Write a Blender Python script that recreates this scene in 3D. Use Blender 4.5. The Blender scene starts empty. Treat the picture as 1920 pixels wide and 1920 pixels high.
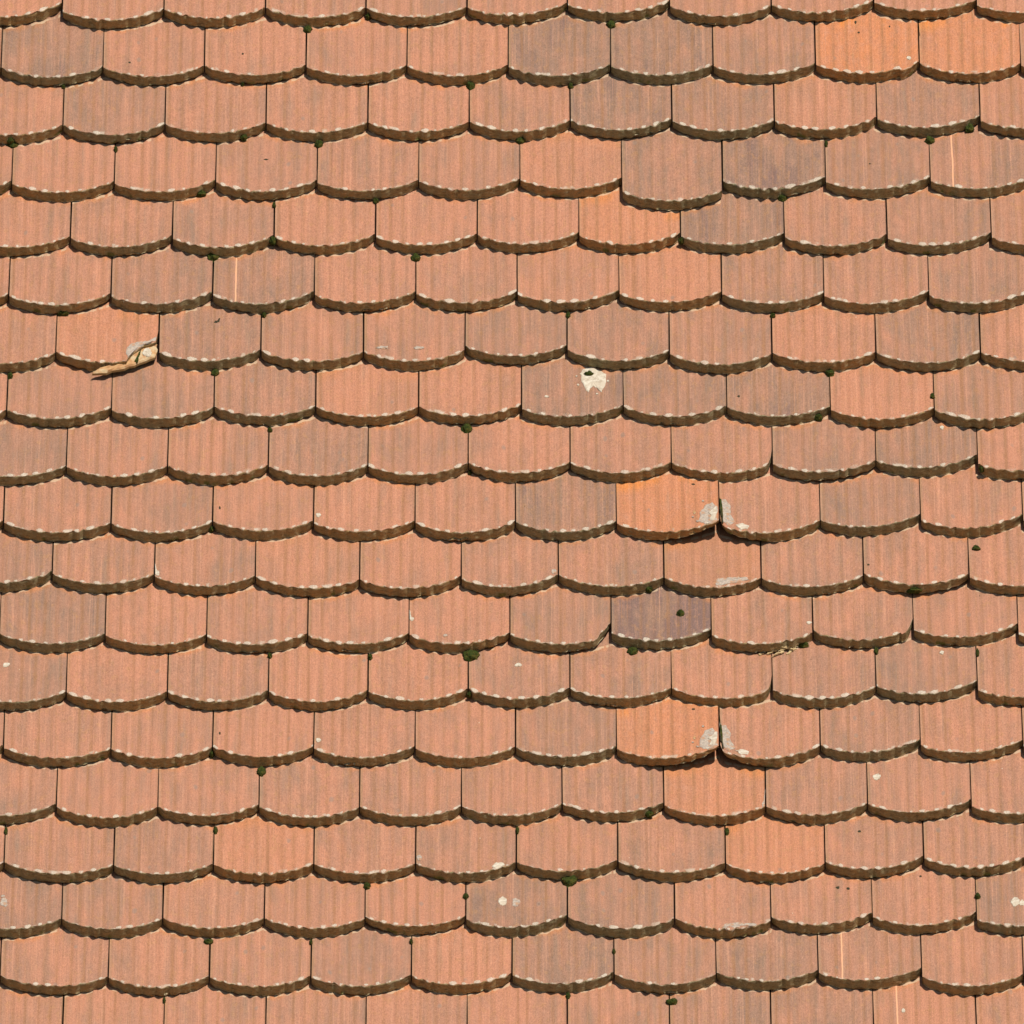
import bpy, math, random
from mathutils import Vector, Matrix, noise as mnoise
R = math.radians
scene = bpy.context.scene
C = scene.collection

# ------------------------------------------------------------------ camera, sky, sun, exposure
PITCH = R(45.0)          # roof pitch
THETA = R(50.0)          # angle between the roof's normal and the view
S = 0.000842             # metres per photograph pixel at the roof
DIST = 150.0
ROOF_Z = 16.0
ct, st = math.cos(THETA), math.sin(THETA)
ROT = Matrix.Rotation(PITCH, 4, 'X')
ROOF_M = Matrix.Translation((0, 0, ROOF_Z)) @ ROT

cam_d = bpy.data.cameras.new('camera'); cam = bpy.data.objects.new('camera', cam_d); C.objects.link(cam)
cam_loc_l = Vector((0, -st, ct)) * DIST
cam.location = ROOF_M @ cam_loc_l
to = (Vector((0, 0, ROOF_Z)) - cam.location).normalized()
cam.rotation_euler = to.to_track_quat('-Z', 'Y').to_euler()
cam_d.sensor_width = 36; cam_d.sensor_fit = 'HORIZONTAL'
cam_d.lens = 36 * DIST / (1920 * S)
cam_d.clip_start = 5; cam_d.clip_end = 6000
scene.camera = cam

SUN_L = Vector((0.25, math.sin(R(11)), math.cos(R(11)))).normalized()   # towards the sun, in roof axes
SUN_W = (ROT.to_3x3() @ SUN_L).normalized()
w = bpy.data.worlds.new('World'); scene.world = w; w.use_nodes = True
nt = w.node_tree; nt.nodes.clear()
sk = nt.nodes.new('ShaderNodeTexSky'); sk.sky_type = 'NISHITA'; sk.sun_disc = False
sk.sun_elevation = math.asin(SUN_W.z)
sk.sun_rotation = math.atan2(SUN_W.x, SUN_W.y)
bg = nt.nodes.new('ShaderNodeBackground'); bg.inputs[1].default_value = 0.06
wo = nt.nodes.new('ShaderNodeOutputWorld')
nt.links.new(sk.outputs[0], bg.inputs[0]); nt.links.new(bg.outputs[0], wo.inputs[0])
sd = bpy.data.lights.new('sun', 'SUN'); sd.energy = 4.45; sd.angle = R(0.5); sd.color = (1.0, 0.93, 0.82)
so = bpy.data.objects.new('sun', sd); C.objects.link(so)
so.rotation_euler = (-SUN_W).to_track_quat('-Z', 'Y').to_euler(); so.location = (0, -10, 40)
vs = scene.view_settings
vs.view_transform = 'Standard'; vs.look = 'None'; vs.gamma = 1.0; vs.exposure = 0.0; vs.use_curve_mapping = False
scene.render.engine = 'CYCLES'
scene.cycles.diffuse_bounces = 1

# ------------------------------------------------------------------ geometry of the courses
PITCH_PX = 106.65; Y0PX = 15.5
E = PITCH_PX * S / ct            # exposed length of a course
T = 17.8 * S / st 
CAMB = 0.9 * S / st             # crosswise camber
#               # tile thickness
K = T / E                        # tilt of a tile against the roof plane

def ray(px, py):
    """direction in roof axes of the view ray through a photograph pixel"""
    a = (px - 960) * S; b = (960 - py) * S
    return Vector((a, b * ct + DIST * st, b * st - DIST * ct))

def on_plane(px, py, yrow, zoff=0.0):
    d = ray(px, py); o = cam_loc_l
    t = -(o.z - zoff + K * (o.y - yrow)) / (d.z + K * d.y)
    return o + d * t

def row_y(r):                     # local y of a course's nominal nose
    d = ray(960, Y0PX + PITCH_PX * r); o = cam_loc_l
    t = -o.z / d.z
    return (o + d * t).y

# each course: joints as (x, y of the left tile's nose corner, y of the right tile's nose corner)
J = {
 0: [(117,5,22),(307,17,18),(498,15,16),(686,15,17),(875.7,13,15),(1064,6,10),(1255.7,3,12),(1446,12,10),(1638,2,5),(1831,0,10)],
 1: [(2,126,128),(193,126,127),(383,124,125),(574,122,126),(763,123,125),(953,122,126),(1145,121,125),(1337,122,125),(1529,119,122),(1724,115,120),(1914,120,124)],
 2: [(118,235,236),(309,233,234),(499,230,232),(689.5,229,231),(880,229,229),(1069,226,227),(1260,223,228),(1452,226,228),(1644,221,224),(1838,217,228)],
 3: [(22,340,345),(214,340,345),(404.5,338,343),(594.5,338,343),(785,338,341),(975,335,338),(1166,334,361),(1355,358,340),(1548,332,342),(1744,332,340)],
 4: [(131.5,443,448),(323,442,448),(514,442,445),(704,440,445),(895,439,442),(1085.5,436,443),(1276,438,444),(1470.5,437,446),(1663.5,440,448),(1859,436,446)],
 5: [(16,551,556),(208,551,557),(398.5,548,555),(589.5,547,554),(779.5,547,552),(970,547,552),(1161,544,552),(1353,547,553),(1545,549,556),(1741.5,546,555)],
 6: [(104.5,663,661),(297.5,660,662),(489,656,660),(681.5,660,660),(872,658,650),(1063,648,657),(1255,658,665),(1447.5,664,663),(1642.5,661,663),(1838.5,660,661)],
 7: [(12.5,770,770),(209,764,770),(401,764,764),(592,762,764),(785,764,764),(978,758,768),(1169,760,763),(1363,762,764),(1557,762,769),(1752,765,769)],
 8: [(124,874,876),(314,874,875),(503,872,875),(690,872,874),(878,869,869),(1069,867,869),(1259,867,868),(1448.5,870,872),(1642.5,864,864),(1833,853,872)],
 9: [(6.5,976,981),(208,981,983),(398.5,979,978),(588,977,982),(778,977,982),(967,978,980),(1156,977,983),(1349,976,985),(1538,976,976),(1726,964,976)],
 10: [(98,1072,1077),(289,1077,1081),(479,1080,1083),(674,1088,1088),(865,1081,1086),(1047,1078,1079),(1245,1083,1084),(1427.5,1084,1086),(1619,1080,1077),(1817,1077,1083)],
 11: [(-1,1188,1190),(197,1188,1192),(387.5,1190,1194),(577,1188,1192),(767,1188,1192),(956,1186,1190),(1146,1190,1188),(1333.5,1180,1192),(1524.5,1187,1184),(1713,1178,1182),(1909,1170,1190)],
 14: [(105.5,1508,1514),(296,1514,1514),(485.5,1509,1514),(674,1514,1513),(865,1513,1513),(1054.5,1508,1508),(1244.5,1505,1511),(1436,1512,1513),(1627,1506,1508),(1821,1500,1513)],
 15: [(7.5,1618,1618),(213,1622,1623),(400,1620,1622),(588.5,1620,1621),(779,1620,1620),(968,1617,1617),(1158.5,1613,1616),(1360.5,1618,1621),(1547,1619,1617),(1732,1606,1610)],
 16: [(115.5,1723,1724),(305,1723,1723),(495.5,1722,1723),(684.5,1722,1720),(873,1718,1725),(1064,1715,1720),(1265,1724,1723),(1446,1727,1720),(1636,1712,1720),(1831,1710,1725)],
 17: [(0,1828,1830),(202.5,1832,1833),(392.5,1831,1833),(583,1831,1833),(771,1829,1831),(960,1826,1829),(1151.5,1824,1827),(1343,1827,1824),(1534,1819,1825),(1728.5,1815,1832),(1919,1827,1830)],
}
J[12] = [(x, a + 423.3, b + 423.3) for x, a, b in J[8]]
J[13] = [(x, a + 422.6, b + 422.6) for x, a, b in J[9]]

_cc = {}
def course(r, lo, hi):
    if (r, lo, hi) not in _cc: _cc[(r, lo, hi)] = _course(r, lo, hi)
    return _cc[(r, lo, hi)]
def _course(r, lo, hi):
    """tiles (xl, yl, xr, yr) of a course between two x limits, beyond the frame at the same spacing"""
    k, m = divmod(r, 18)
    js = [(x, a + 1920 * k, b + 1920 * k) for x, a, b in J[m]]
    while js[0][0] > lo: js.insert(0, (js[0][0] - 190.5, js[0][1], js[0][2] + 1))
    while js[-1][0] < hi: js.append((js[-1][0] + 192, js[-1][1] + 1, js[-1][2] + 1))
    return [(js[i][0], js[i][2], js[i + 1][0], js[i + 1][1]) for i in range(len(js) - 1)]

SAG = 17.5
def nose_px(r, x):
    for xl, yl, xr, yr in course(r, -700, 2600):
        if xl <= x <= xr:
            q = (x - xl) / (xr - xl)
            return yl + (yr - yl) * q + SAG * (1 - abs(2 * q - 1) ** 2.0)
    return 0
def course_at(x, y):
    for r in range(-2, 22):
        if y < nose_px(r, x) + 15: return r
    return 20

# weathering seen on single tiles: (x, y) -> (grey, orange)
TONE = [(95,90,.7,0),(1050,90,.9,0),(1240,90,.85,0),(1430,90,.4,0),(1625,80,0,1),(1815,80,.05,.75),
 (215,205,.65,0),(1165,195,.8,0),(1355,205,.7,0),(1740,190,.55,0),(410,200,.2,0),(1550,190,.2,.15),(60,205,.15,.05),
 (1260,320,.6,0),(1450,300,.9,0),(1645,300,.5,0),(1830,300,.4,0),(500,300,.25,0),(690,300,.35,0),(880,300,.3,0),(1070,300,.05,.2),
 (1370,410,.8,0),(1565,400,.3,0),(1760,400,.45,0),(230,410,.35,0),(420,410,.3,0),(1180,410,0,.5),
 (300,520,.6,0),(490,520,.65,0),(1450,520,.5,0),(1640,520,.25,0),(1840,520,.4,0),(1255,520,0,.25),
 (395,630,.6,0),(965,620,.5,0),(1160,620,.5,0),(1350,630,.35,0),(1740,620,.55,0),(780,620,.2,0),(200,620,.05,.35),(1545,620,0,.12),
 (110,740,.4,0),(300,740,.5,0),(495,740,.5,0),(1070,730,.7,0),(1265,740,.55,0),(1460,730,.7,0),(1840,740,.4,0),(1655,740,0,.15),(690,740,0,.2),(880,740,.05,.1),
 (60,850,.5,0),(1350,840,.3,0),(1160,840,.3,0),(1540,840,.5,0),(1735,830,.75,0),(600,840,.4,0),
 (105,950,.3,0),(1060,950,.65,0),(1250,950,0,.75),(1440,950,.1,.05),(1630,940,.5,0),
 (40,1060,.55,0),(960,1050,.4,0),(1150,1050,.3,0),(1335,1050,.45,.4),(1520,1050,.4,0),(1710,1050,.2,0),(580,1040,0,.15),
 (100,1160,.65,0),(1050,1160,.4,0),(1240,1160,1.3,0),(1620,1150,.3,0),(1810,1150,.2,0),
 (60,1280,.5,0),(970,1270,.35,0),(1160,1270,.35,0),(1540,1270,.45,0),(1735,1260,.65,0),
 (1060,1375,.6,0),(1250,1375,0,.7),(1440,1375,.1,.05),(1630,1365,.5,0),(105,1375,.3,0),
 (50,1480,.45,0),(960,1480,.3,0),(1150,1480,.25,0),(1340,1480,0,.5),(1530,1480,.3,0),(1725,1470,.2,0),
 (100,1590,.35,0),(305,1590,.45,0),(490,1590,0,.3),(1260,1590,.2,0),(1450,1590,0,.45),(1640,1580,.3,0),
 (50,1700,.65,0),(210,1700,.45,0),(970,1700,.75,0),(1165,1700,.65,0),(1360,1690,.15,0),(1900,1690,.65,0),
 (680,1800,.4,0),(1055,1800,.65,0),(1245,1800,.45,0),(1435,1790,.55,0),(1630,1790,.3,0),(865,1790,0,.15),
 (600,1890,.3,0),(1350,1890,.5,0),(1540,1890,.5,0)]
LINE = {(5,440):1,(3,1786):1,(17,1578):1,(18,1682):1,}    # pale scratches down a tile
LABEL = {(3,1260):'roof tile that has slipped down, hanging lower than its neighbours', (6,200):'cracked roof tile, its lower right corner broken away',
 (11,1050):'roof tile with its lower right corner missing', (11,1240):'dark purple grey roof tile', (1,1625):'bright orange roof tile with dark pits',
 (1,1815):'orange roof tile', (9,1250):'orange roof tile with a lifted, crusted right corner', (13,1250):'orange roof tile with a lifted, crusted right corner',
 (9,1440):'roof tile with a crumbled left edge', (13,1440):'roof tile with a crumbled left edge', (11,1620):'roof tile with a chipped right corner',
 (8,1350):'roof tile with a worn away right corner', (12,1350):'roof tile with a worn away right corner'}
# broken corners: nose line followed instead of the arc, in photograph pixels
CUT = {(6,200):[(238,674),(246,664),(256,657),(263,652),(271,648),(284,644),(293,641),(296,628),(299,612)],
 (11,1050):[(1112,1202),(1121,1197),(1126,1188),(1131,1184),(1137,1178),(1143,1170),(1147,1166)],
 (8,1350):[(1425,878),(1436,874),(1442,868),(1446,858),(1449,838)],
 (12,1350):[(1425,1301.5),(1436,1297),(1442,1291),(1446,1281),(1449,1261)],
 (11,1620):[(1690,1189),(1699,1186),(1704,1180),(1708,1172),(1713,1158)],
 (9,1440):[(1346,964),(1350,975),(1354,984),(1360,989),(1372,994)],
 (13,1440):[(1346,1387),(1350,1398),(1354,1407),(1360,1412),(1372,1416)],
 (1,1625):[(1688,131.5),(1696,131),(1708,126),(1716,120),(1724,114)]}
# corners that stand up: (left lift, right lift) in metres
LIFT = {(9,1250):(0,.012),(13,1250):(0,.012),(9,1440):(.006,0),(13,1440):(.006,0),(8,1540):(.001,.0005),(10,200):(0,.001),(3,1260):(.001,.0015),
 (10,1710):(.001,.002),(6,200):(0,.002),(0,1540):(0,.001)}

# corners whose underside has broken away, and edges that stand clear of the tile below
THIN = {(9,1250):(0,.0115),(13,1250):(0,.0115),(9,1440):(.013,0),(13,1440):(.013,0),(11,1050):(0,.004),(8,1540):(.0,.003),(10,1710):(.0,.004),(16,780):(.003,.002),(5,110):(0,.003)}

# ------------------------------------------------------------------ materials
def new_mat(name):
    m = bpy.data.materials.new(name); m.use_nodes = True
    n = m.node_tree; n.nodes.clear()
    out = n.nodes.new('ShaderNodeOutputMaterial'); b = n.nodes.new('ShaderNodeBsdfPrincipled')
    b.inputs['Roughness'].default_value = 0.88
    b.inputs['Specular IOR Level'].default_value = 0.25
    n.links.new(b.outputs[0], out.inputs[0])
    return m, n, b

class G:
    """small helper for writing node maths"""
    def __init__(s, n): s.n = n
    def _in(s, sock, v):
        if isinstance(v, bpy.types.NodeSocket): s.n.links.new(v, sock)
        elif v is not None: sock.default_value = v
    def m(s, op, a, b=None, c=None, clamp=False):
        x = s.n.nodes.new('ShaderNodeMath'); x.operation = op; x.use_clamp = clamp
        for i, v in enumerate((a, b, c)):
            if v is not None: s._in(x.inputs[i], v)
        return x.outputs[0]
    def add(s, a, b): return s.m('ADD', a, b)
    def sub(s, a, b): return s.m('SUBTRACT', a, b)
    def mul(s, a, b): return s.m('MULTIPLY', a, b)
    def vec(s, x, y, z):
        v = s.n.nodes.new('ShaderNodeCombineXYZ')
        for i, q in enumerate((x, y, z)): s._in(v.inputs[i], q)
        return v.outputs[0]
    def noise(s, v, scale, detail=2, rough=.55):
        x = s.n.nodes.new('ShaderNodeTexNoise'); s._in(x.inputs['Vector'], v)
        x.inputs['Scale'].default_value = scale; x.inputs['Detail'].default_value = detail; x.inputs['Roughness'].default_value = rough
        return x.outputs[0]
    def white(s, v):
        x = s.n.nodes.new('ShaderNodeTexWhiteNoise'); x.noise_dimensions = '3D'; s._in(x.inputs['Vector'], v)
        sp = s.n.nodes.new('ShaderNodeSeparateColor'); s.n.links.new(x.outputs['Color'], sp.inputs[0])
        return x.outputs['Value'], sp.outputs[0], sp.outputs[1], sp.outputs[2]
    def voro(s, v, scale):
        x = s.n.nodes.new('ShaderNodeTexVoronoi'); s._in(x.inputs['Vector'], v); x.inputs['Scale'].default_value = scale
        sp = s.n.nodes.new('ShaderNodeSeparateColor'); s.n.links.new(x.outputs['Color'], sp.inputs[0])
        return x.outputs['Distance'], sp.outputs[0], sp.outputs[1]
    def rng(s, v, a, b, c=0.0, d=1.0, smooth=True):
        x = s.n.nodes.new('ShaderNodeMapRange'); x.interpolation_type = 'SMOOTHSTEP' if smooth else 'LINEAR'
        for i, q in enumerate((v, a, b, c, d)): s._in(x.inputs[i], q)
        return x.outputs[0]
    def mix(s, f, a, b, mode='MIX'):
        x = s.n.nodes.new('ShaderNodeMix'); x.data_type = 'RGBA'; x.blend_type = mode
        s._in(x.inputs[0], f)
        for i, q in ((6, a), (7, b)):
            if isinstance(q, bpy.types.NodeSocket): s.n.links.new(q, x.inputs[i])
            else: x.inputs[i].default_value = (*q, 1)
        return x.outputs[2]
    def attr(s, name):
        a = s.n.nodes.new('ShaderNodeAttribute'); a.attribute_name = name; return a
    def bump(s, h, strength, dist, normal=None):
        x = s.n.nodes.new('ShaderNodeBump'); x.inputs['Strength'].default_value = strength; x.inputs['Distance'].default_value = dist
        s._in(x.inputs['Height'], h)
        if normal: s.n.links.new(normal, x.inputs['Normal'])
        return x.outputs[0]

def common(g):
    """tile coordinates in millimetres: u across, v up from the nose (negative on the front edge), rip = ripple count"""
    a = g.attr('tc'); sp = g.n.nodes.new('ShaderNodeSeparateXYZ'); g.n.links.new(a.outputs['Vector'], sp.inputs[0])
    t = g.attr('tone'); tp = g.n.nodes.new('ShaderNodeSeparateColor'); g.n.links.new(t.outputs['Color'], tp.inputs[0])
    return sp.outputs[0], sp.outputs[1], sp.outputs[2], tp.outputs[0], tp.outputs[1], tp.outputs[2], t.outputs['Alpha']

SALMON = (.462, .210, .129); GREY = (.278, .167, .116); PURPLE = (.190, .118, .102); ORANGE = (.54, .208, .092); HOT = (.68, .225, .04); CREAM = (.74, .64, .48)

def tile_top():
    m, n, b = new_mat('weathered_clay'); g = G(n)
    u, v, rip, grey, orange, seed, line = common(g)
    sz = g.mul(seed, 731.0)
    pv = g.vec(u, v, sz)                              # even on the face
    ps = g.vec(u, g.mul(v, .5), sz)                   # wash marks run down the slope
    grain = g.noise(ps, .36, 3, .75)
    fine = g.noise(ps, .80, 2, .8)
    streak = g.noise(g.vec(g.mul(u, .075), g.mul(v, .005), sz), 1.0, 3, .6)
    streak2 = g.noise(g.vec(g.mul(u, .30), g.mul(v, .004), sz), 1.0, 2, .6)
    blotch = g.noise(g.vec(u, g.mul(v, .35), sz), .017, 3, .55)
    blot2 = g.noise(g.vec(u, g.mul(v, .4), sz), .05, 3, .6)
    # how far up the slope the tile above begins
    dist = g.attr('above_dist').outputs['Fac']
    # ripple grooves, each with its own strength
    fr = g.m('FRACT', rip); cell = g.m('FLOOR', rip)
    wv, r1, r2, r3 = g.white(g.vec(cell, sz, 3.0))
    meander = g.mul(g.sub(g.noise(g.vec(cell, g.mul(v, .010), sz), 1.0, 1), .5), .12)
    groove = g.rng(g.m('ABSOLUTE', g.sub(fr, g.add(g.add(.17, g.mul(r3, .16)), meander))), .03, .20, 1, 0)
    groove = g.mul(groove, g.rng(r2, .05, .9, .1, 1.0, False))
    groove = g.mul(groove, g.rng(g.noise(g.vec(cell, g.mul(v, .02), g.add(sz, 3.0)), 1.0, 2), .3, .6, .45, 1))
    gf = g.add(g.add(grey, g.mul(g.sub(blotch, .5), 1.7)), g.mul(g.sub(streak, .5), 1.3))
    gf = g.add(gf, g.mul(g.sub(blot2, .5), 1.0))
    gf = g.m('MINIMUM', g.m('MAXIMUM', gf, -.15), 1.4)
    col = g.mix(g.rng(gf, -.15, .9, 0, 1, False), SALMON, GREY)
    col = g.mix(g.rng(gf, .9, 1.4, 0, .9, False), col, PURPLE)
    # fresher orange clay: whole tiles, and patches close below the tile above
    col = g.mix(g.mul(g.m('MINIMUM', orange, 1.0), g.rng(blot2, .25, .65, .35, .95)), col, ORANGE)
    onface = g.rng(dist, -4.0, -1.0)
    hot = g.mul(g.m('MINIMUM', g.add(orange, .0), 1.0), g.mul(g.rng(dist, 10, 45, 1, 0), g.rng(blotch, .44, .60)))
    hot2 = g.mul(g.rng(g.add(dist, g.mul(g.sub(blot2, .5), 34)), 3, 20, .34, 0), g.rng(g.noise(ps, .022, 2), .44, .64))
    col = g.mix(g.mul(g.m('MAXIMUM', g.mul(hot, .85), hot2), onface), col, HOT)
    tint = g.noise(g.vec(g.mul(u, .9), g.mul(v, .45), g.add(sz, 40.0)), .11, 3, .6)
    col = g.mix(g.rng(tint, .52, .72, 0, .30), col, (.47, .245, .165))
    col = g.mix(g.rng(tint, .28, .46, .40, 0), col, (.41, .215, .095))
    col = g.mix(g.rng(streak2, .54, .72, 0, .35), col, (.58, .29, .18))
    col = g.mix(g.rng(streak2, .28, .47, .38, 0), col, (.36, .175, .085))
    col = g.mix(g.mul(groove, .54), col, (.31, .150, .065))
    col = g.mix(g.rng(streak, .56, .74, 0, .22), col, (.30, .20, .13))
    # grain
    gr = g.rng(grain, .30, .70, -1, 1, False)
    gr = g.add(g.mul(gr, .15), g.mul(g.rng(fine, .3, .7, -1, 1, False), .22))
    st3 = g.noise(g.vec(g.mul(u, .75), g.mul(v, .006), g.add(sz, 11.0)), 1.0, 1)
    gr = g.add(gr, g.mul(g.rng(st3, .3, .7, -1, 1, False), .055))
    hv = n.nodes.new('ShaderNodeHueSaturation'); n.links.new(col, hv.inputs['Color']); n.links.new(g.add(1.0, gr), hv.inputs['Value'])
    col = hv.outputs[0]
    # grey smudges and little pits
    d, c1, c2 = g.voro(g.vec(u, g.mul(v, .52), sz), .033)
    dd = g.add(d, g.mul(g.sub(blot2, .5), .25))
    smud = g.mul(g.rng(dd, .05, .15, 1, 0), g.rng(c1, .62, .66))
    col = g.mix(g.mul(smud, .5), col, (.24, .19, .155))
    pit = g.mul(g.rng(g.add(d, g.mul(g.sub(fine, .5), .04)), .018, .04, 1, 0), g.rng(c2, .88, .89))
    col = g.mix(g.mul(pit, .75), col, (.11, .07, .04))
    d3, c3, c4 = g.voro(g.vec(u, g.mul(v, .52), g.add(sz, 9.0)), .06)
    fl = g.mul(g.rng(d3, .03, .05, 1, 0), g.rng(c3, .965, .97))
    col = g.mix(g.mul(fl, .8), col, CREAM)
    # a pale scratch
    sc = g.rng(g.m('ABSOLUTE', g.sub(u, g.add(line, g.mul(g.sub(g.noise(g.vec(0.0, v, sz), .02), .5), 3.0)))), .7, 1.6, .8, 0)
    sc = g.mul(sc, g.m('GREATER_THAN', line, 1.0))
    col = g.mix(sc, col, (.82, .42, .24))
    # worn side margins
    ud = g.noise(pv, .12, 2)
    mar = g.mul(g.rng(u, g.add(1.5, g.mul(ud, 2.5)), g.add(2.5, g.mul(ud, 5.0)), 1, 0), .16)
    col = g.mix(mar, col, (.40, .31, .17))
    # whitish crust on the crests along the nose
    cx = g.mul(g.add(g.sub(fr, .5), g.mul(g.sub(r3, .5), .35)), 19.5)
    wob1 = g.mul(g.sub(g.noise(pv, .22, 2, .6), .5), 4.6)
    wob2 = g.mul(g.sub(g.noise(g.vec(v, u, sz), .22, 2, .6), .5), 4.6)
    size = g.rng(wv, .08, 1.0, .22, 1.0, False)
    size = g.mul(size, size)
    tv_, t1_, t2_, t3_ = g.white(g.vec(sz, 7.0, 3.0))
    size = g.mul(size, g.rng(t1_, 0.0, 1.0, .45, 1.35, False))
    ax = g.add(1.5, g.mul(size, 5.0)); ay = g.add(1.5, g.mul(size, 3.7))
    ex = g.m('DIVIDE', g.add(cx, wob1), ax)
    ey = g.m('DIVIDE', g.sub(g.add(v, wob2), g.add(1.2, g.mul(r1, 2.4))), ay)
    ell = g.add(g.mul(ex, ex), g.mul(ey, ey))
    chip = g.mul(g.rng(ell, .75, 1.15, 1, 0), g.m('GREATER_THAN', wv, g.mul(g.mul(t2_, t2_), .55)))
    rim = g.mul(g.rng(v, 1.0, g.add(1.6, g.mul(ud, 4.0)), 1, 0), g.rng(g.noise(pv, .1, 2), .50, .60, 0, .6))
    big = g.mul(g.rng(g.add(v, g.mul(wob2, 1.4)), 5.0, 10.0, 1, 0), g.rng(g.noise(g.vec(g.mul(u, .8), g.mul(v, .3), sz), .05, 2), .60, .67, 0, .75))
    crust = g.m('MAXIMUM', g.m('MAXIMUM', chip, rim), big)
    ccol = g.mix(g.rng(g.noise(pv, .5, 2), .35, .7), (.66, .59, .48), (.44, .385, .30))
    ccol = g.mix(g.rng(wv, .3, .6, .5, 0), ccol, (.48, .38, .28))
    col = g.mix(g.mul(crust, .80), col, ccol)
    # broken pale line just below the tile above
    pale_line = g.mul(g.rng(g.add(dist, g.mul(g.sub(g.noise(g.vec(u, g.mul(v, .3), sz), .13, 2, .6), .5), 11.0)), 4.4, 6.0, 1, 0), g.rng(g.noise(g.vec(u, 0.0, sz), .07, 2), .42, .52, 0, .65))
    pale_line = g.mul(pale_line, g.rng(dist, -3.0, -1.0))
    col = g.mix(pale_line, col, (.60, .45, .30))
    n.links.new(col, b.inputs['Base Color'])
    h = g.add(g.mul(grain, .7), g.mul(fine, .45)); h = g.add(h, g.mul(crust, .9)); h = g.sub(h, g.mul(pit, 1.0)); h = g.sub(h, g.mul(groove, .5))
    n.links.new(g.bump(h, .55, .0011), b.inputs['Normal'])
    return m

def tile_edge():
    m, n, b = new_mat('stained_clay_edge'); g = G(n)
    u, v, rip, grey, orange, seed, line = common(g)
    sz = g.mul(seed, 731.0); pv = g.vec(u, g.mul(v, 1.3), sz)
    a = g.noise(pv, .045, 3, .6); c = g.noise(g.vec(g.mul(u, .35), v, sz), .28, 3, .65); f = g.noise(pv, .7, 2, .7)
    col = g.mix(g.rng(g.add(g.mul(grey, .5), g.mul(a, .8)), .22, .85), (.37, .235, .100), (.275, .235, .130))
    col = g.mix(g.mul(orange, .5), col, (.42, .20, .065))
    col = g.mix(g.rng(c, .48, .68, 0, .7), col, (.15, .11, .055))
    col = g.mix(g.rng(g.noise(pv, .16, 2), .54, .68, 0, .55), col, (.40, .36, .22))
    hv = n.nodes.new('ShaderNodeHueSaturation'); n.links.new(col, hv.inputs['Color']); n.links.new(g.add(.5, g.mul(f, 1.0)), hv.inputs['Value'])
    col = hv.outputs[0]
    # green algae and a broken pale band along the lower rim, chips at the upper rim
    alg = g.mul(g.rng(v, -15, -9, 1, 0), g.rng(g.noise(g.vec(g.mul(u, .6), 0.0, sz), .06, 2), .60, .68, 0, .8))
    col = g.mix(alg, col, (.10, .115, .02))
    lw = g.mul(g.rng(v, -19.3, -17.2, 1, 0), g.rng(g.noise(pv, .11, 2, .7), .42, .56, 0, .85))
    col = g.mix(lw, col, (.66, .55, .36))
    up = g.mul(g.rng(v, -1.8, -.6), g.rng(g.noise(pv, .14, 2), .5, .62, 0, .7))
    col = g.mix(up, col, (.50, .42, .30))
    sl = g.mul(g.rng(g.noise(g.vec(g.mul(u, .25), g.mul(v, 1.3), g.add(sz, 5.0)), .30, 1), .72, .76), .8)
    col = g.mix(sl, col, (.55, .45, .28))
    d, c1, c2 = g.voro(pv, .05)
    yl = g.mul(g.rng(g.add(d, g.mul(f, .05)), .07, .10, 1, 0), g.rng(c1, .965, .97))
    col = g.mix(yl, col, (.45, .34, .02))
    n.links.new(col, b.inputs['Base Color'])
    n.links.new(g.bump(g.add(c, g.mul(f, .5)), .8, .0022), b.inputs['Normal'])
    return m

def simple(name, c1, c2, scale, c3=None, bump=.001, rough=.9):
    m, n, b = new_mat(name); g = G(n)
    tcn = n.nodes.new('ShaderNodeTexCoord'); v = tcn.outputs['Object']
    col = g.mix(g.rng(g.noise(v, scale, 4, .65), .35, .65), c1, c2)
    if c3: col = g.mix(g.rng(g.noise(v, scale * .35, 3), .5, .62), col, c3)
    n.links.new(col, b.inputs['Base Color']); b.inputs['Roughness'].default_value = rough
    n.links.new(g.bump(g.noise(v, scale * 1.3, 3), .7, bump), b.inputs['Normal'])
    return m

M_TOP = tile_top(); M_EDGE = tile_edge()
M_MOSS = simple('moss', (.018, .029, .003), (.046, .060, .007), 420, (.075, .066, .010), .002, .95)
M_WHITE = simple('white_crust', (.66, .60, .49), (.44, .36, .27), 120, (.56, .48, .37), .0016)
M_GREYC = simple('grey_crust', (.50, .42, .34), (.34, .28, .235), 300, (.44, .265, .17), .001)
M_FRESH = simple('fresh_clay_break', (.54, .32, .15), (.44, .23, .11), 150, (.56, .42, .25), .0015)
M_SPLIN = simple('pale_splinter', (.66, .50, .28), (.42, .30, .15), 250, None, .001)
M_HOLE = simple('dark_pit', (.03, .025, .015), (.055, .045, .02), 300, None, .001)
M_BOARD = simple('roof_board', (.16, .11, .07), (.10, .07, .045), 12, None, .002)
M_GRND = simple('grass_ground', (.13, .12, .06), (.20, .17, .10), .4, (.26, .22, .16), .01)

# ------------------------------------------------------------------ building helpers
def tag(o, label=None, cat=None, group=None, kind=None):
    if label: o['label'] = label
    if cat: o['category'] = cat
    if group: o['group'] = group
    if kind: o['kind'] = kind
    return o

def link(name, me, parent=None, at=None):
    o = bpy.data.objects.new(name, me); C.objects.link(o)
    if parent: o.parent = parent
    return o

roof = bpy.data.objects.new('roof_slope', None); C.objects.link(roof)
roof.matrix_world = ROOF_M
tag(roof, 'weathered roof slope of overlapping orange red clay tiles with curved noses, filling the whole view', 'roof slope')

def hsh(a, b, c=0.0): return mnoise.noise(Vector((a, b, c)))

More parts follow.
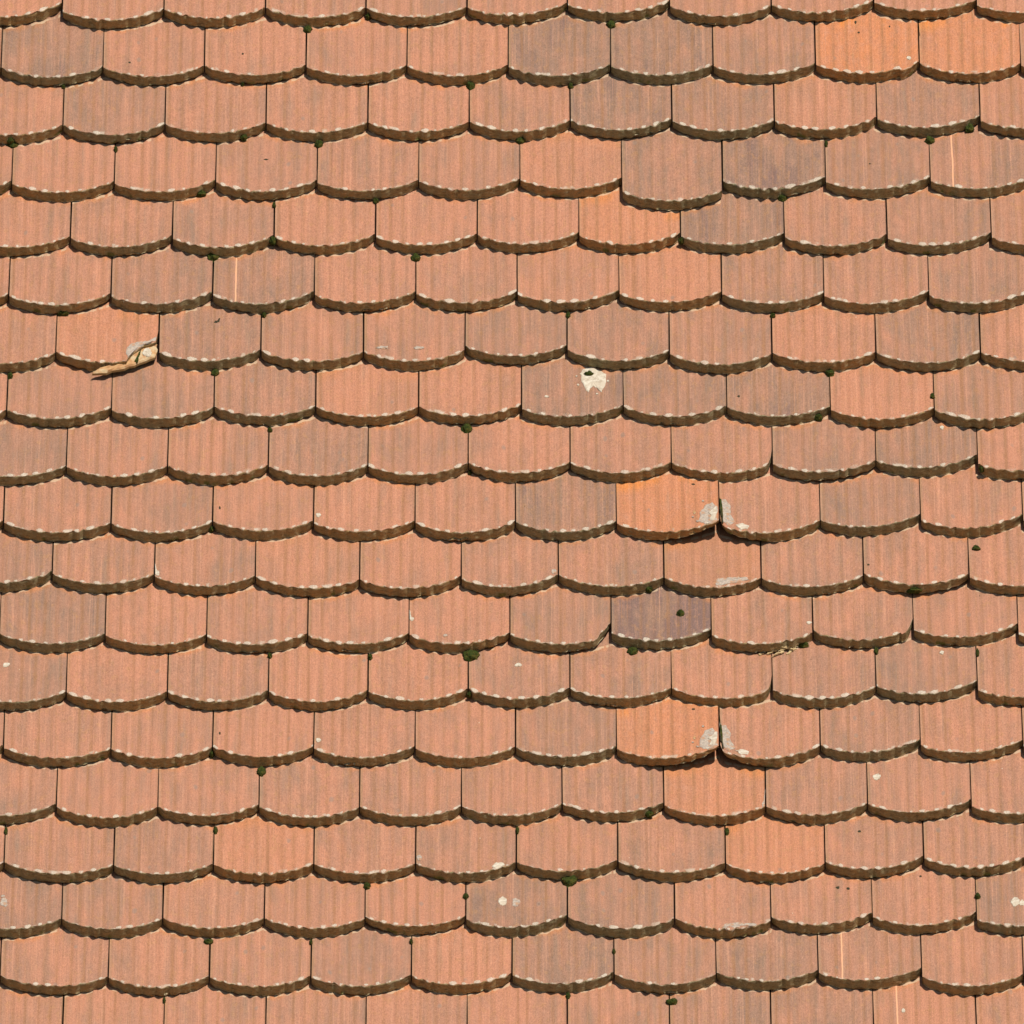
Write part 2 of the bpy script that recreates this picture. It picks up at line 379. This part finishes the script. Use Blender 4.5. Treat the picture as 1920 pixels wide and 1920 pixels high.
def tile_mesh(r, xl, yl, xr, yr, cols, rng, vrows, frows, cut=None, lift=(0, 0), thin=(0, 0)):
    """vertices in roof axes: top from tail to nose, the front edge, then the underside"""
    yrow = row_y(r); seed = rng.random() * 50
    lean = 0.026 * (960 - (xl + xr) / 2) / 960 + rng.uniform(-.006, .006)
    l1, l2 = lift[0] + rng.uniform(-.0002, .0008), lift[1] + rng.uniform(-.0002, .0008)
    pL = on_plane(xl, yl, yrow); pR = on_plane(xr, yr, yrow)
    inset = rng.uniform(.0008, .0014)
    xa, xb = pL.x + inset, pR.x - inset
    W = xb - xa
    nrip = 8; ph = rng.uniform(-.25, .25)
    sag = rng.uniform(SAG - .8, SAG + 1.4) * S / (ct - K * st)
    tt = T - .0009
    gapw = rng.uniform(.0010, .0034)
    V = []; TCO = []; DR = []
    nose = []
    for i in range(cols + 1):
        q = i / cols; x = xa + W * q
        rip = q * nrip + ph + .22 * hsh(q * 5, seed)
        arc = 1 - abs(2 * q - 1) ** 2.0
        y = pL.y + (pR.y - pL.y) * q - sag * arc
        iscut = 0
        if cut:
            pxx = xl + (xr - xl) * q
            if cut[0][0] <= pxx <= cut[-1][0]:
                for (ax, ay), (bx, by) in zip(cut, cut[1:]):
                    if ax <= pxx <= bx:
                        t_ = (pxx - ax) / (bx - ax)
                        y = on_plane(pxx, ay + (by - ay) * t_, yrow).y + .0012 * hsh(pxx * .4, 3, seed)
                        iscut = 1; break
        amp = .0027 * (.6 + .8 * abs(hsh(math.floor(rip) * 1.7, seed, 4)) * 2)
        wob = -amp * 1.15 * math.cos(2 * math.pi * (rip - .5)) + .0011 * hsh(q * 22, seed, 2) + .0006 * hsh(q * 60, seed, 8)
        if q < .02 or q > .98: wob += .0009          # worn corners
        dz = -CAMB * (2 * q - 1) ** 2
        nose.append([q, x, y, wob if not iscut else wob * .3, rip, l1 + (l2 - l1) * q if abs(l1 - l2) < .003 else l1 + (l2 - l1) * q ** 2 if l2 > l1 else l2 + (l1 - l2) * (1 - q) ** 2])
        nose[-1][5] += dz; nose[-1][2] -= nose[-1][5] * st / (ct - K * st)
    ymean = (pL.y + pR.y) / 2 - sag * .6
    above = []
    ya = row_y(r - 1)
    for n_ in nose:
        px_ = 960 + n_[1] / S
        above.append(on_plane(px_, nose_px(r - 1, px_), ya).y)
    rows = []
    for v in vrows:                                   # metres behind the nose
        f = min(1, max(0, (v - .03) / .25)); f = f * f * (3 - 2 * f)
        wf = math.exp(-v / .004)
        for q, x, y, wob, rip, lf in nose:
            yy = (y + wob * wf) * (1 - f) + ymean * f + v
            xx = x - lean * v * -1 * ct + (.00025 * hsh(v * 90, seed, q) if q in (0, 1) else 0)
            z = -K * (yy - yrow) + lf * max(0, 1 - v / .25)
            z += .0005 * math.cos(2 * math.pi * (rip - .5)) * (1 + wf) + .0005 * hsh(q * 3, v * 12, seed)
            if v < .0008: z -= .0004
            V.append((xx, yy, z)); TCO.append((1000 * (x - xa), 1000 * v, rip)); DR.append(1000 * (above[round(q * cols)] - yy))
    top_n = len(vrows)
    for d0 in frows:                                  # metres below the top rim; thinner where the tile below bulges
        k = d0 / tt
        for q, x, y, wob, rip, lf in nose:
            d = d0 * (1 + (CAMB - 2 * CAMB * (2 * q - 1) ** 2) / tt)
            dp = .0014 * hsh(q * 16, d * 260, seed) + .0009 * hsh(q * 55, d * 500, seed + 5)
            yy = y + wob * (1 - k * .75) - .0003 - .0009 * k + dp
            if k > .9: yy += .0003 * math.sin(2 * math.pi * (rip * 1.0 + .2)) + .0017 * hsh(q * 17, seed, 1) + .0012 * hsh(q * 47, seed, 2)
            yy += .0060 * abs(2 * q - 1) ** 9 * k
            z = -K * (yy - yrow) + lf - .0004 - d
            z += k * (thin[0] * (1 - q) ** 3 + thin[1] * q ** 1.6)
            if k > .9: z += gapw * max(0, .9 + hsh(q * 4, seed, 6) * 2.6) * (1.15 - .8 * abs(2 * q - 1)) + .0009 * max(0, hsh(q * 40, seed, 9))
            V.append((x, yy, z)); TCO.append((1000 * (x - xa), -19.9 * k, rip)); DR.append(99)
    # tail of the underside
    for q, x, y, wob, rip, lf in nose:
        v = vrows[0]
        V.append((x + lean * v * ct, ymean + v, -K * (ymean + v - yrow) - tt + .0002)); TCO.append((1000 * (x - xa), -1000 * tt, rip)); DR.append(99)
    nr = top_n + len(frows) + 1; nc = cols + 1
    F = []; MI = []
    for j in range(nr - 1):
        for i in range(cols):
            a = j * nc + i
            F.append((a, a + nc, a + nc + 1, a + 1)); MI.append(0 if j < top_n - 1 else 1)
    last = (nr - 1) * nc
    for i in range(cols): F.append((last + i, i, i + 1, last + i + 1)); MI.append(1)     # tail end
    # sides: polygon strips between the top profile and the underside
    nbot = last
    for sgn, i in ((0, 0), (1, cols)):
        prof = [j * nc + i for j in range(nr)]
        tops = prof[:top_n]; fr_ = prof[top_n:-1]; tail = prof[-1]
        if sgn == 0: F.append(tuple(prof))
        else: F.append(tuple(reversed(prof)))
        MI.append(1)
    return V, F, MI, TCO, DR

def to_mesh(name, V, F, MI, TCO, DR, TN):
    me = bpy.data.meshes.new(name); me.from_pydata(V, [], F)
    me.materials.append(M_TOP); me.materials.append(M_EDGE)
    me.polygons.foreach_set('material_index', MI)
    me.polygons.foreach_set('use_smooth', [len(f) == 4 for f in F])
    a = me.attributes.new('tc', 'FLOAT_VECTOR', 'POINT'); a.data.foreach_set('vector', [c for t in TCO for c in t])
    a = me.attributes.new('tone', 'FLOAT_COLOR', 'POINT'); a.data.foreach_set('color', [c for t in TN for c in t])
    a = me.attributes.new('above_dist', 'FLOAT', 'POINT'); a.data.foreach_set('value', DR)
    me.update(); return me

def tile_tone(r, xl, yl, xr, yr, rng):
    xc = (xl + xr) / 2; yc = (yl + yr) / 2 - 40
    grey, orange = max(0, rng.gauss(.15, .12)), max(0, rng.gauss(0, .04))
    for x, y, g_, o_ in TONE:
        if xl < x < xr and yc - 48 < y < yc + 48: grey, orange = g_, o_
    if xr < 0 or xl > 1920 or yc < -40 or yc > 1960: grey = max(0, rng.gauss(.3, .25))
    ln = 0.0
    for (rr, lx) in LINE:
        if rr == r and xl < lx < xr: ln = (lx - xl) * S * 1000
    return grey, orange, rng.random(), ln

def pick(table, r, xl, xr):
    for (rr, x), val in table.items():
        if rr == r and xl < x < xr: return val
    return None

VR = [.33, .20, .15, .11, .08, .05, .028, .014, .007, .0032, .0012, .0]
FR = [.0006, .003, .0065, .010, .0135, .0165, .0185, T - .0009]
rest = ([], [], [], [], [], [])
allv, allf = [], []
ntile = 0
for r in range(-5, 24):
    for (xl, yl, xr, yr) in course(r, -560, 2480):
        rng = random.Random(int(r * 7919 + round(xl) * 31 + 12345))
        inner = -2 <= r <= 19 and xr > -150 and xl < 2070
        tone = tile_tone(r, xl, yl, xr, yr, rng)
        if inner:
            V, F, MI, TC, DR = tile_mesh(r, xl, yl, xr, yr, 80, rng, VR, FR, pick(CUT, r, xl, xr), pick(LIFT, r, xl, xr) or (0, 0), pick(THIN, r, xl, xr) or (0, 0))
            o = link('roof_tile', to_mesh('roof_tile', V, F, MI, TC, DR, [tone] * len(V)), roof)
            lb = pick(LABEL, r, xl, xr)
            if lb and 0 <= r <= 18: o['label'] = lb
            ntile += 1
            n0 = len(allv); allv.extend(V); allf.extend(tuple(i + n0 for i in f) for f in F if len(f) == 4)
        else:
            V, F, MI, TC, DR = tile_mesh(r, xl, yl, xr, yr, 24, rng, [.33, .15, .06, .012, .0], [.0006, .008, T - .0009])
            n0 = len(rest[0])
            rest[0].extend(V); rest[1].extend(tuple(i + n0 for i in f) for f in F); rest[2].extend(MI); rest[3].extend(TC); rest[4].extend(DR); rest[5].extend([tone] * len(V))
print('tiles', ntile)
o = link('outer_roof_tiles', to_mesh('outer_roof_tiles', *rest), roof); o['kind'] = 'stuff'

# boards under the tiles and the ground far below
def box(name, lo, hi, mat, parent=None):
    V = [(x, y, z) for z in (lo[2], hi[2]) for y in (lo[1], hi[1]) for x in (lo[0], hi[0])]
    F = [(0, 2, 3, 1), (4, 5, 7, 6), (0, 1, 5, 4), (1, 3, 7, 5), (3, 2, 6, 7), (2, 0, 4, 6)]
    me = bpy.data.meshes.new(name); me.from_pydata(V, [], F); me.materials.append(mat); me.update()
    return link(name, me, parent)
box('roof_deck', (-1.32, -1.95, -.14), (1.32, 2.1, -.095), M_BOARD, roof)
g_ = box('ground', (-1500, -1500, -.5), (1500, 1500, 0), M_GRND); g_['kind'] = 'structure'

from mathutils.bvhtree import BVHTree
SURF = BVHTree.FromPolygons(allv, allf)
def touch(px, py):
    """where the tiles' real surface lies (roof axes)"""
    p, n, i, d = SURF.ray_cast(cam_loc_l, ray(px, py).normalized())
    return p
# ------------------------------------------------------------------ things lying and growing on the tiles
def touch_near(px, py):
    ds = []
    for dx in (-7, -4, 0, 4, 7):
        p, n, i, d = SURF.ray_cast(cam_loc_l, ray(px + dx, py).normalized())
        if d: ds.append(d)
    ds.sort()
    return cam_loc_l + ray(px, py).normalized() * (ds[1] - .0008)
def frame_at(px, py, r=None, zoff=0.0, front=False, near=False):
    """place on the surface of the course that shows at a pixel: matrix with z along the tile's normal"""
    if r is None: r = course_at(px, py)
    p = touch(px, py) if front else on_plane(px, py, row_y(r), zoff)
    if near: p = touch_near(px, py)
    return ROOF_M @ Matrix.Translation(p) @ Matrix.Rotation(-math.atan(K), 4, 'X'), r

NUM = ['zeroth', 'first', 'second', 'third', 'fourth', 'fifth', 'sixth', 'seventh', 'eighth', 'ninth', 'tenth', 'eleventh', 'twelfth', 'thirteenth', 'fourteenth', 'fifteenth', 'sixteenth', 'seventeenth', 'eighteenth', 'nineteenth']
VS = 1 / (ct - K * st)     # foreshortening of the tile face up the slope

MOSS_AND_SHADE = [(577,57,8,7),(1146,48,8,8),(882,162,8,8),(1070,163,5,5),(457,258,6,5),(24,272,10,7),(217,281,3,6),(598,271,7,8),(976,264,8,8),
 (1817,241,8,9),(1743,265,8,8),(1549,271,3,7),(377,364,9,5),(514,386,3,6),(705,378,5,5),(512,452,6,7),(1467,373,9,6),(1277,452,5,5),
 (400,482,11,10),(779,485,8,8),(495,592,4,5),(1065,592,4,7),(1449,593,5,4),(19,706,5,7),(403,700,7,7),(1556,701,8,8),(1748,744,4,5),
 (1535,783,7,5),(875,805,10,9),(506,808,4,4),(883,1231,14,12),(694,1233,4,6),(506,1231,4,5),(1186,1222,9,8),(1217,1106,6,4),
 (397,993,4,5),(397,1415,4,5),(1643,1221,4,8),(1833,1225,3,9),(1507,1211,10,5),(490,1448,8,10),(11,1559,3,8),(404,1558,4,8),
 (970,1558,3,8),(1363,1560,4,8),(1217,1527,7,5),(1067,1652,15,14),(688,1663,6,6),(873,1682,5,6),(1833,1682,5,6),(391,1767,8,5),
 (583,1768,2,5),(771,1767,3,5),(1151,1785,2,6),(1260,1880,10,6),(1065,1868,4,7),(308,1877,2,6),(1276,1151,7,6),(1830,1029,7,5),
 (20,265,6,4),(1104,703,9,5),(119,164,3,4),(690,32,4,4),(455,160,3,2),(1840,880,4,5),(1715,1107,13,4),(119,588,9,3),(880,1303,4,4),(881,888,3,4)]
SPECIAL = {(1715,1107):'flat dark patch standing in for the shaded gap under a tile edge, near right border',(119,588):'flat dark patch standing in for shadow at a tile edge, above the cracked tile',(883,1231):'big round cushion of dark green moss, left of a white dropping on a reddish tile',  # first two are dark patches added in place of gap shade
 (1067,1652):'largest dark moss cushion, at the joint right of the tile with twin white spots',
 (400,482):'plump dark green moss cushion at a joint, left of a tile with a pale scratch',
 (1276,1151):'small dark moss spot in the middle of the dark purple grey tile',
 (1104,703):'olive moss spot on the white crust patch', (1830,1029):'dark moss crumb at the top corner of a tile, by the right border',
 (1507,1211):'flat green moss among pale splinters under a tile edge', (1260,1880):'moss tuft with a pale straw at the bottom of the view',
 (875,805):'pointed moss cushion at a joint, near the middle of the view', (490,1448):'drop shaped moss cushion at a joint, with an orange tinted tile below it'}
def moss_mesh(rx, ry, rz, rng):
    import bmesh
    bm = bmesh.new(); bmesh.ops.create_icosphere(bm, subdivisions=3, radius=1)
    s0 = rng.random() * 90
    for v in bm.verts:
        d = 1 + .22 * hsh(v.co.x * 1.6 + s0, v.co.y * 1.6, v.co.z * 1.6) * 1.5 + .12 * hsh(v.co.x * 6 + s0, v.co.y * 6, v.co.z * 6)
        v.co = Vector((v.co.x * rx * d, v.co.y * ry * d, v.co.z * rz * d))
    vs_ = [v.co.copy() for v in bm.verts]
    for k in range(140):                              # little leafy tips
        c = rng.choice(vs_)
        if c.z < -.2 * rz: continue
        nrm = Vector((c.x / rx ** 2, c.y / ry ** 2, c.z / rz ** 2)).normalized()
        t1 = nrm.orthogonal().normalized(); t1 = Matrix.Rotation(rng.uniform(0, 6.28), 3, nrm) @ t1
        L = rng.uniform(.0006, .0013); wd = .0005
        a = bm.verts.new(c - t1 * wd); b_ = bm.verts.new(c + t1 * wd); e = bm.verts.new(c + nrm * L + t1 * rng.uniform(-.001, .001))
        bm.faces.new((a, b_, e))
    me = bpy.data.meshes.new('moss_or_shade_patch'); bm.to_mesh(me); bm.free(); me.materials.append(M_MOSS)
    return me
placed = {}
for k, (x, y, a, b_) in enumerate(MOSS_AND_SHADE):
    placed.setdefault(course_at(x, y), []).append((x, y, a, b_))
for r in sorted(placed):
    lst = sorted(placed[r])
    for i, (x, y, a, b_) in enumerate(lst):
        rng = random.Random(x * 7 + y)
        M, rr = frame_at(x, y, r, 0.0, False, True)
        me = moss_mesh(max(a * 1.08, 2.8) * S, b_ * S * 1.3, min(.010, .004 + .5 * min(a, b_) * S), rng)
        o = link('moss_or_shade_patch', me); o.matrix_world = M
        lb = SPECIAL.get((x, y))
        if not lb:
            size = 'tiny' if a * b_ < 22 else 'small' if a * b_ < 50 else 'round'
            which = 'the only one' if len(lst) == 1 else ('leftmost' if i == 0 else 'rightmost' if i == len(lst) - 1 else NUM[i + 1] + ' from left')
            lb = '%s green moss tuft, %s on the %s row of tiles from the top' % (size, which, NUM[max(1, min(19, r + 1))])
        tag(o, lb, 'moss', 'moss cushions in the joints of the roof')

def slab(name, pts, mat, z0, z1, r=None, jit=.0006, rng=None, mat_side=None, dome=0.0):
    """an irregular flat piece given by its outline in photograph pixels; z0/z1 = underside / top above the tile face"""
    rng = rng or random.Random(int(pts[0][0] * 13 + pts[0][1]))
    cx = sum(p[0] for p in pts) / len(pts); cy = sum(p[1] for p in pts) / len(pts)
    lie = r is None
    if r is None: r = course_at(cx, cy)
    M, r = frame_at(cx, cy, r, 0.0, lie); Mi = M.inverted()
    ex_ = max(p[0] for p in pts) - min(p[0] for p in pts); jx = max(.5, min(1.5, .055 * ex_))
    q = []
    for i in range(len(pts)):                         # subdivide and roughen
        a, b_ = pts[i], pts[(i + 1) % len(pts)]
        for t in (0, .33, .66):
            q.append((a[0] + (b_[0] - a[0]) * t + rng.uniform(-jx, jx), a[1] + (b_[1] - a[1]) * t + rng.uniform(-jx, jx) * .8))
    if lie:
        loc = [Mi @ (ROOF_M @ touch(px, py)) for px, py in q]
        for p in loc:
            if abs(p.z) > .006: p.z = 0.0
    else: loc = [Mi @ (ROOF_M @ on_plane(px, py, row_y(r), z1)) for px, py in q]
    if not lie:
        for p in loc: p.z = 0.0
    n_ = len(loc); V = []
    c = sum(loc, Vector()) / n_
    V += [(p.x, p.y, p.z + z0) for p in loc]
    V += [(p.x, p.y, p.z + z0 + (z1 - z0) * .6) for p in loc]
    for s_, zz in ((.90, 1.0), (.55, 1.0)):
        V += [(c.x + (p.x - c.x) * s_, c.y + (p.y - c.y) * s_, p.z * s_ + z0 + (z1 - z0) * zz + dome * (1 - s_) + rng.uniform(-jit, jit)) for p in loc]
    V.append((c.x, c.y, z1 + dome))
    F = []; MI = []
    for k_ in range(3):
        for i in range(n_):
            j = (i + 1) % n_
            F.append((k_ * n_ + i, k_ * n_ + j, (k_ + 1) * n_ + j, (k_ + 1) * n_ + i)); MI.append(1 if k_ == 0 and mat_side else 0)
    for i in range(n_): F.append((3 * n_ + i, 3 * n_ + (i + 1) % n_, 4 * n_)); MI.append(0)
    me = bpy.data.meshes.new(name); me.from_pydata(V, [], F); me.materials.append(mat)
    if mat_side: me.materials.append(mat_side); me.polygons.foreach_set('material_index', MI)
    me.update()
    o = link(name, me); o.matrix_world = M
    return o

def blob(cx, cy, rx, ry, seed=0, n=11):
    rg = random.Random(seed + int(cx) * 3)
    return [(cx + rx * math.cos(a) * rg.uniform(.75, 1.15), cy + ry * math.sin(a) * rg.uniform(.75, 1.15)) for a in [-2 * math.pi * i / n for i in range(n)]]

GW = 'pale crust spots and droppings on the tiles'
def white(pts, label, mat=None, h=.0006, name='white_spot', cat='lichen', r=None):
    o = slab(name, pts, mat or M_WHITE, -.0006, h + .0005, jit=.0002, r=r); tag(o, label, cat, GW); return o
white([(1088,700),(1091,716),(1098,731),(1103,736),(1108,729),(1113,724),(1121,731),(1127,736),(1135,724),(1136,702),(1124,695),(1105,690),(1093,693)], 'large white crust patch with two ragged prongs, under a tile edge', h=.0008)
white(blob(943,1690,8,9), 'left and whiter half of the twin white spots on the grey tile'); white(blob(967,1692,8,8,2), 'greyish right half of the twin white spots on the grey tile', M_GREYC)
white(blob(1904,1691,8,9), 'white spot on the grey tile at the right border'); white(blob(1917,1693,6,6), 'small pale spot touching the right border')
white(blob(7,1692,8,9), 'round pale ring of crust at the left border', M_GREYC); white(blob(6,1681,4,3), 'tiny pale spot above the pale ring at the left border', M_GREYC)
white(blob(12,1247,7,4), 'small white dropping at the left border'); white(blob(972,1247,7,4), 'small white dropping on the tile right of the big moss cushion')
white(blob(1644,1457,8,6), 'oval white dropping near the upper left of a tile')
white(blob(1766,802,4,4), 'small white speck below the upper of two alike tile edges, right side'); white(blob(1766,1224,4,4), 'small white speck below the lower of two alike tile edges, right side')
white(blob(1694,1895,4,4), 'small white speck by a pale scratch at the bottom of the view')
white(blob(597,966,5,4), 'small white spot at the left edge of a tile in the ninth row'.replace('ninth', 'tenth')); white(blob(597,1388,5,4), 'small white spot at the left edge of a tile in the fourteenth row')
white(blob(772,1161,4,4), 'small white spot at a joint in the twelfth row'); white(blob(786,1609,5,6), 'pale oval spot at a joint in the sixteenth row', M_GREYC)
white(blob(1704,109,4,4), 'small cream spot on the bright orange tile'); white(blob(1517,1168,5,3), 'small pale spot near the right corner of a tile in the twelfth row')
white(blob(717,652,11,3), 'left pale smear low on a tile in the seventh row', M_GREYC); white(blob(785,653,11,3), 'right pale smear low on a tile in the seventh row', M_GREYC)
white(blob(870,1182,4,4) if False else blob(835,1192,4,3), 'tiny pale crumb on a tile in the twelfth row', M_GREYC)
white(blob(1025,744,4,2), 'tiny pale nick left of the large white crust patch')
white(blob(295,1075,4,6), 'small pale block of crust at a joint in the eleventh row'); white(blob(1039,1072,5,5), 'squarish pale crust at the right corner of a tile in the eleventh row', M_GREYC)
for dy, w_ in ((0, 'upper'), (422.6, 'lower')):
    white([(1311,978+dy),(1313,962+dy),(1322,948+dy),(1335,943+dy),(1345,950+dy),(1345,975+dy),(1335,981+dy),(1322,983+dy)], 'grey crust round the %s broken white corner of an orange tile' % w_, M_GREYC, .0006)
    white([(1327,962+dy),(1336,957+dy),(1343,949+dy),(1345,962+dy),(1340,975+dy),(1331,976+dy),(1334,967+dy)], 'bright white patch on the %s orange tile\'s broken corner' % w_, M_WHITE, .0013)
    white([(1350,938+dy),(1361,937+dy),(1370,950+dy),(1369,965+dy),(1378,980+dy),(1368,986+dy),(1356,978+dy),(1350,960+dy)], 'buff crust on the crumbled left edge of the %s damaged tile' % w_, M_GREYC, .0006)
    white([(1378,985+dy),(1392,982+dy),(1404,986+dy),(1402,992+dy),(1390,993+dy)], 'pale crust along the nose of the %s crumbled tile' % w_, M_WHITE, .0006)
    o = slab('moss_streak', [(1349,935+dy),(1353,938+dy),(1355,955+dy),(1356,975+dy),(1352,984+dy),(1350,960+dy)], M_MOSS, 0, .0022); tag(o, 'narrow moss streak in the %s crumbled joint' % w_, 'moss')
    o = slab('broken_pit', [(1350,968+dy),(1355,972+dy),(1357,981+dy),(1353,985+dy),(1349,980+dy)], M_HOLE, 0, .0028); tag(o, 'dark patch in the %s crumbled joint' % w_, 'dirt')  # flat dark piece set into the joint as its pit
    white(blob(1302,961+dy,3,3), 'tiny yellow cream crumb on the %s orange tile' % w_, M_FRESH)
white([(1340,1087),(1356,1084),(1372,1083),(1400,1082),(1404,1087),(1380,1092),(1360,1097),(1344,1098)], 'long pale crust along the nose of an orange tile in the eleventh row', M_GREYC)
white([(1354,1738),(1362,1731),(1385,1731),(1402,1731),(1420,1733),(1400,1742),(1380,1748),(1358,1748)], 'broad pale crust along the nose of a tile in the seventeenth row', M_GREYC)
white([(922,1625),(930,1618),(945,1618),(946,1623),(932,1630)], 'thick pale crust at the nose of a tile in the sixteenth row')
white([(1428,1508),(1435,1498),(1434,1510),(1430,1514)] , 'small pale crust at the right corner of an orange tile in the fifteenth row', M_GREYC)
for dy, w_ in ((0, 'upper'), (422.6, 'lower')):
    for (x, y, a, b_, m_, wh) in ((1308, 978, 3, 2, M_GREYC, 'below left of'), (1318, 940, 2.5, 2, M_GREYC, 'above'), (1327, 981, 3, 1.8, M_WHITE, 'just below'), (1299, 970, 2, 1.6, M_GREYC, 'farthest left of')):
        o = slab('crust_crumb', blob(x, y + dy, a, b_, 5), m_, -.0006, .0012, jit=.0002)
        tag(o, 'tiny crumb of crust %s the white patch on the %s orange tile' % (wh, w_), 'lichen', 'crumbs of crust by the %s orange tile corner' % w_)
for (x, y, a, b_, wh) in ((1084, 722, 2, 2, 'lower left of'), (1140, 715, 2.2, 2, 'right of'), (1119, 739, 2, 1.6, 'below'), (1081, 706, 1.8, 1.5, 'upper left of')):
    o = slab('crust_crumb', blob(x, y, a, b_, 5), M_WHITE, -.0006, .0011, jit=.0002)
    tag(o, 'tiny crumb of crust %s the large two pronged white patch' % wh, 'lichen', 'crumbs of crust round the large white patch')
# crust round the break in the cracked tile
white([(236,664),(238,651),(246,645),(262,641),(280,640),(293,639),(292,643),(270,647),(258,655),(248,663),(241,670)], 'grey crust along the crack of the broken tile', M_GREYC, .0009)

# the loose corner of the cracked tile
M, r6 = frame_at(240, 690, 7)
fr_pts = [(172,697),(182,692),(205,689),(230,684),(241,676),(248,665),(258,657),(271,650),(284,646),(294,643),(294,656),(292,668),(262,679),(232,689),(200,696)]
frag = slab('tile_fragment', list(reversed(fr_pts)), M_FRESH, T - .0105, T - .004, r=7, jit=.0008, mat_side=M_EDGE)
tag(frag, 'broken off tile corner lying loose under the cracked tile', 'tile fragment')
white_o = slab('white_spot', blob(276,660,10,9), M_WHITE, T - .0045, T - .0025, r=7); tag(white_o, 'white crust on the loose tile corner', 'lichen', GW)
o = slab('moss_streak', [(252,677),(258,664),(266,652),(262,663),(258,679)], M_MOSS, T - .0045, T - .002, r=7); tag(o, 'green moss streak on the loose tile corner', 'moss')

# splinters caught under tile edges
SPL = [((1421,1229),(1432,1226),3),((1436,1229),(1460,1218),4),((1446,1234),(1470,1224),3.5),((1458,1226),(1482,1214),4),((1474,1228),(1492,1217),5),
 ((1432,1222),(1470,1215),2.5),((1480,1219),(1498,1211),3),((1464,1217),(1488,1222),2.5),((1697,142),(1722,122),5),((175,700),(200,693),3)]
SPLN = ['leftmost pale splinter under a tile edge in the twelfth row','long pale splinter slanting up under the tile edge','lowest pale splinter of the little heap','pale splinter lying across the heap under the tile edge',
 'broad pinkish splinter at the right of the heap','thin splinter tucked deepest under the tile edge','short splinter beside the green moss of the heap','thin splinter crossing the others',
 'pale splinter at the broken corner of the bright orange tile','thin splinter at the tip of the loose tile corner']
for k, ((x0, y0), (x1, y1), wd) in enumerate(SPL):
    nx, ny = -(y1 - y0), (x1 - x0); L = math.hypot(nx, ny); nx, ny = nx / L * wd / 2, ny / L * wd / 2
    pts = [(x0, y0), (x0 + (x1 - x0) * .3 + nx, y0 + (y1 - y0) * .3 + ny), (x1 + nx * .6, y1 + ny * .6), (x1 - nx * .5, y1 - ny * .5), (x0 + (x1 - x0) * .5 - nx, y0 + (y1 - y0) * .5 - ny)]
    o = slab('clay_splinter', list(reversed(pts)), M_SPLIN, .000 + k % 4 * .0010, .0022 + k % 4 * .0010, jit=.0003)
    tag(o, SPLN[k], 'splinter', 'pale splinters on the roof')

# pits and dents in single tiles
for k, (x, y, a, b_) in enumerate([(1604,42,2.5,3.5),(1610,61,2.5,2),(1668,50,1.5,2),(1724,66,1.5,3),(243,117,3,1.5),(455,101,2.5,2),(499,299,5,1.6),(1611,1559,3.5,2.5),(1571,1664,4,3),(1590,1666,4,3),(1631,307,2,1.5),
   (412,952,2,3),(412,1375,2,3),(1385,743,3,2.5),(1300,908,4,1.8),(1300,1330,4,1.8),(1628,1059,2.5,2),(1726,1643,3,2)]):
    o = slab('pit', blob(x, y, a, b_, k, 7), M_HOLE, -.0008, .0003, jit=.0001)
    m_ = o.matrix_world.copy(); o.parent = roof; o.matrix_parent_inverse = ROOF_M.inverted(); o.matrix_world = m_
o = slab('pit', [(400,605),(403,602),(409,602),(411,596),(413,597),(411,604),(404,606)], M_HOLE, -.0008, .0003, jit=.0001)
m_ = o.matrix_world.copy(); o.parent = roof; o.matrix_parent_inverse = ROOF_M.inverted(); o.matrix_world = m_
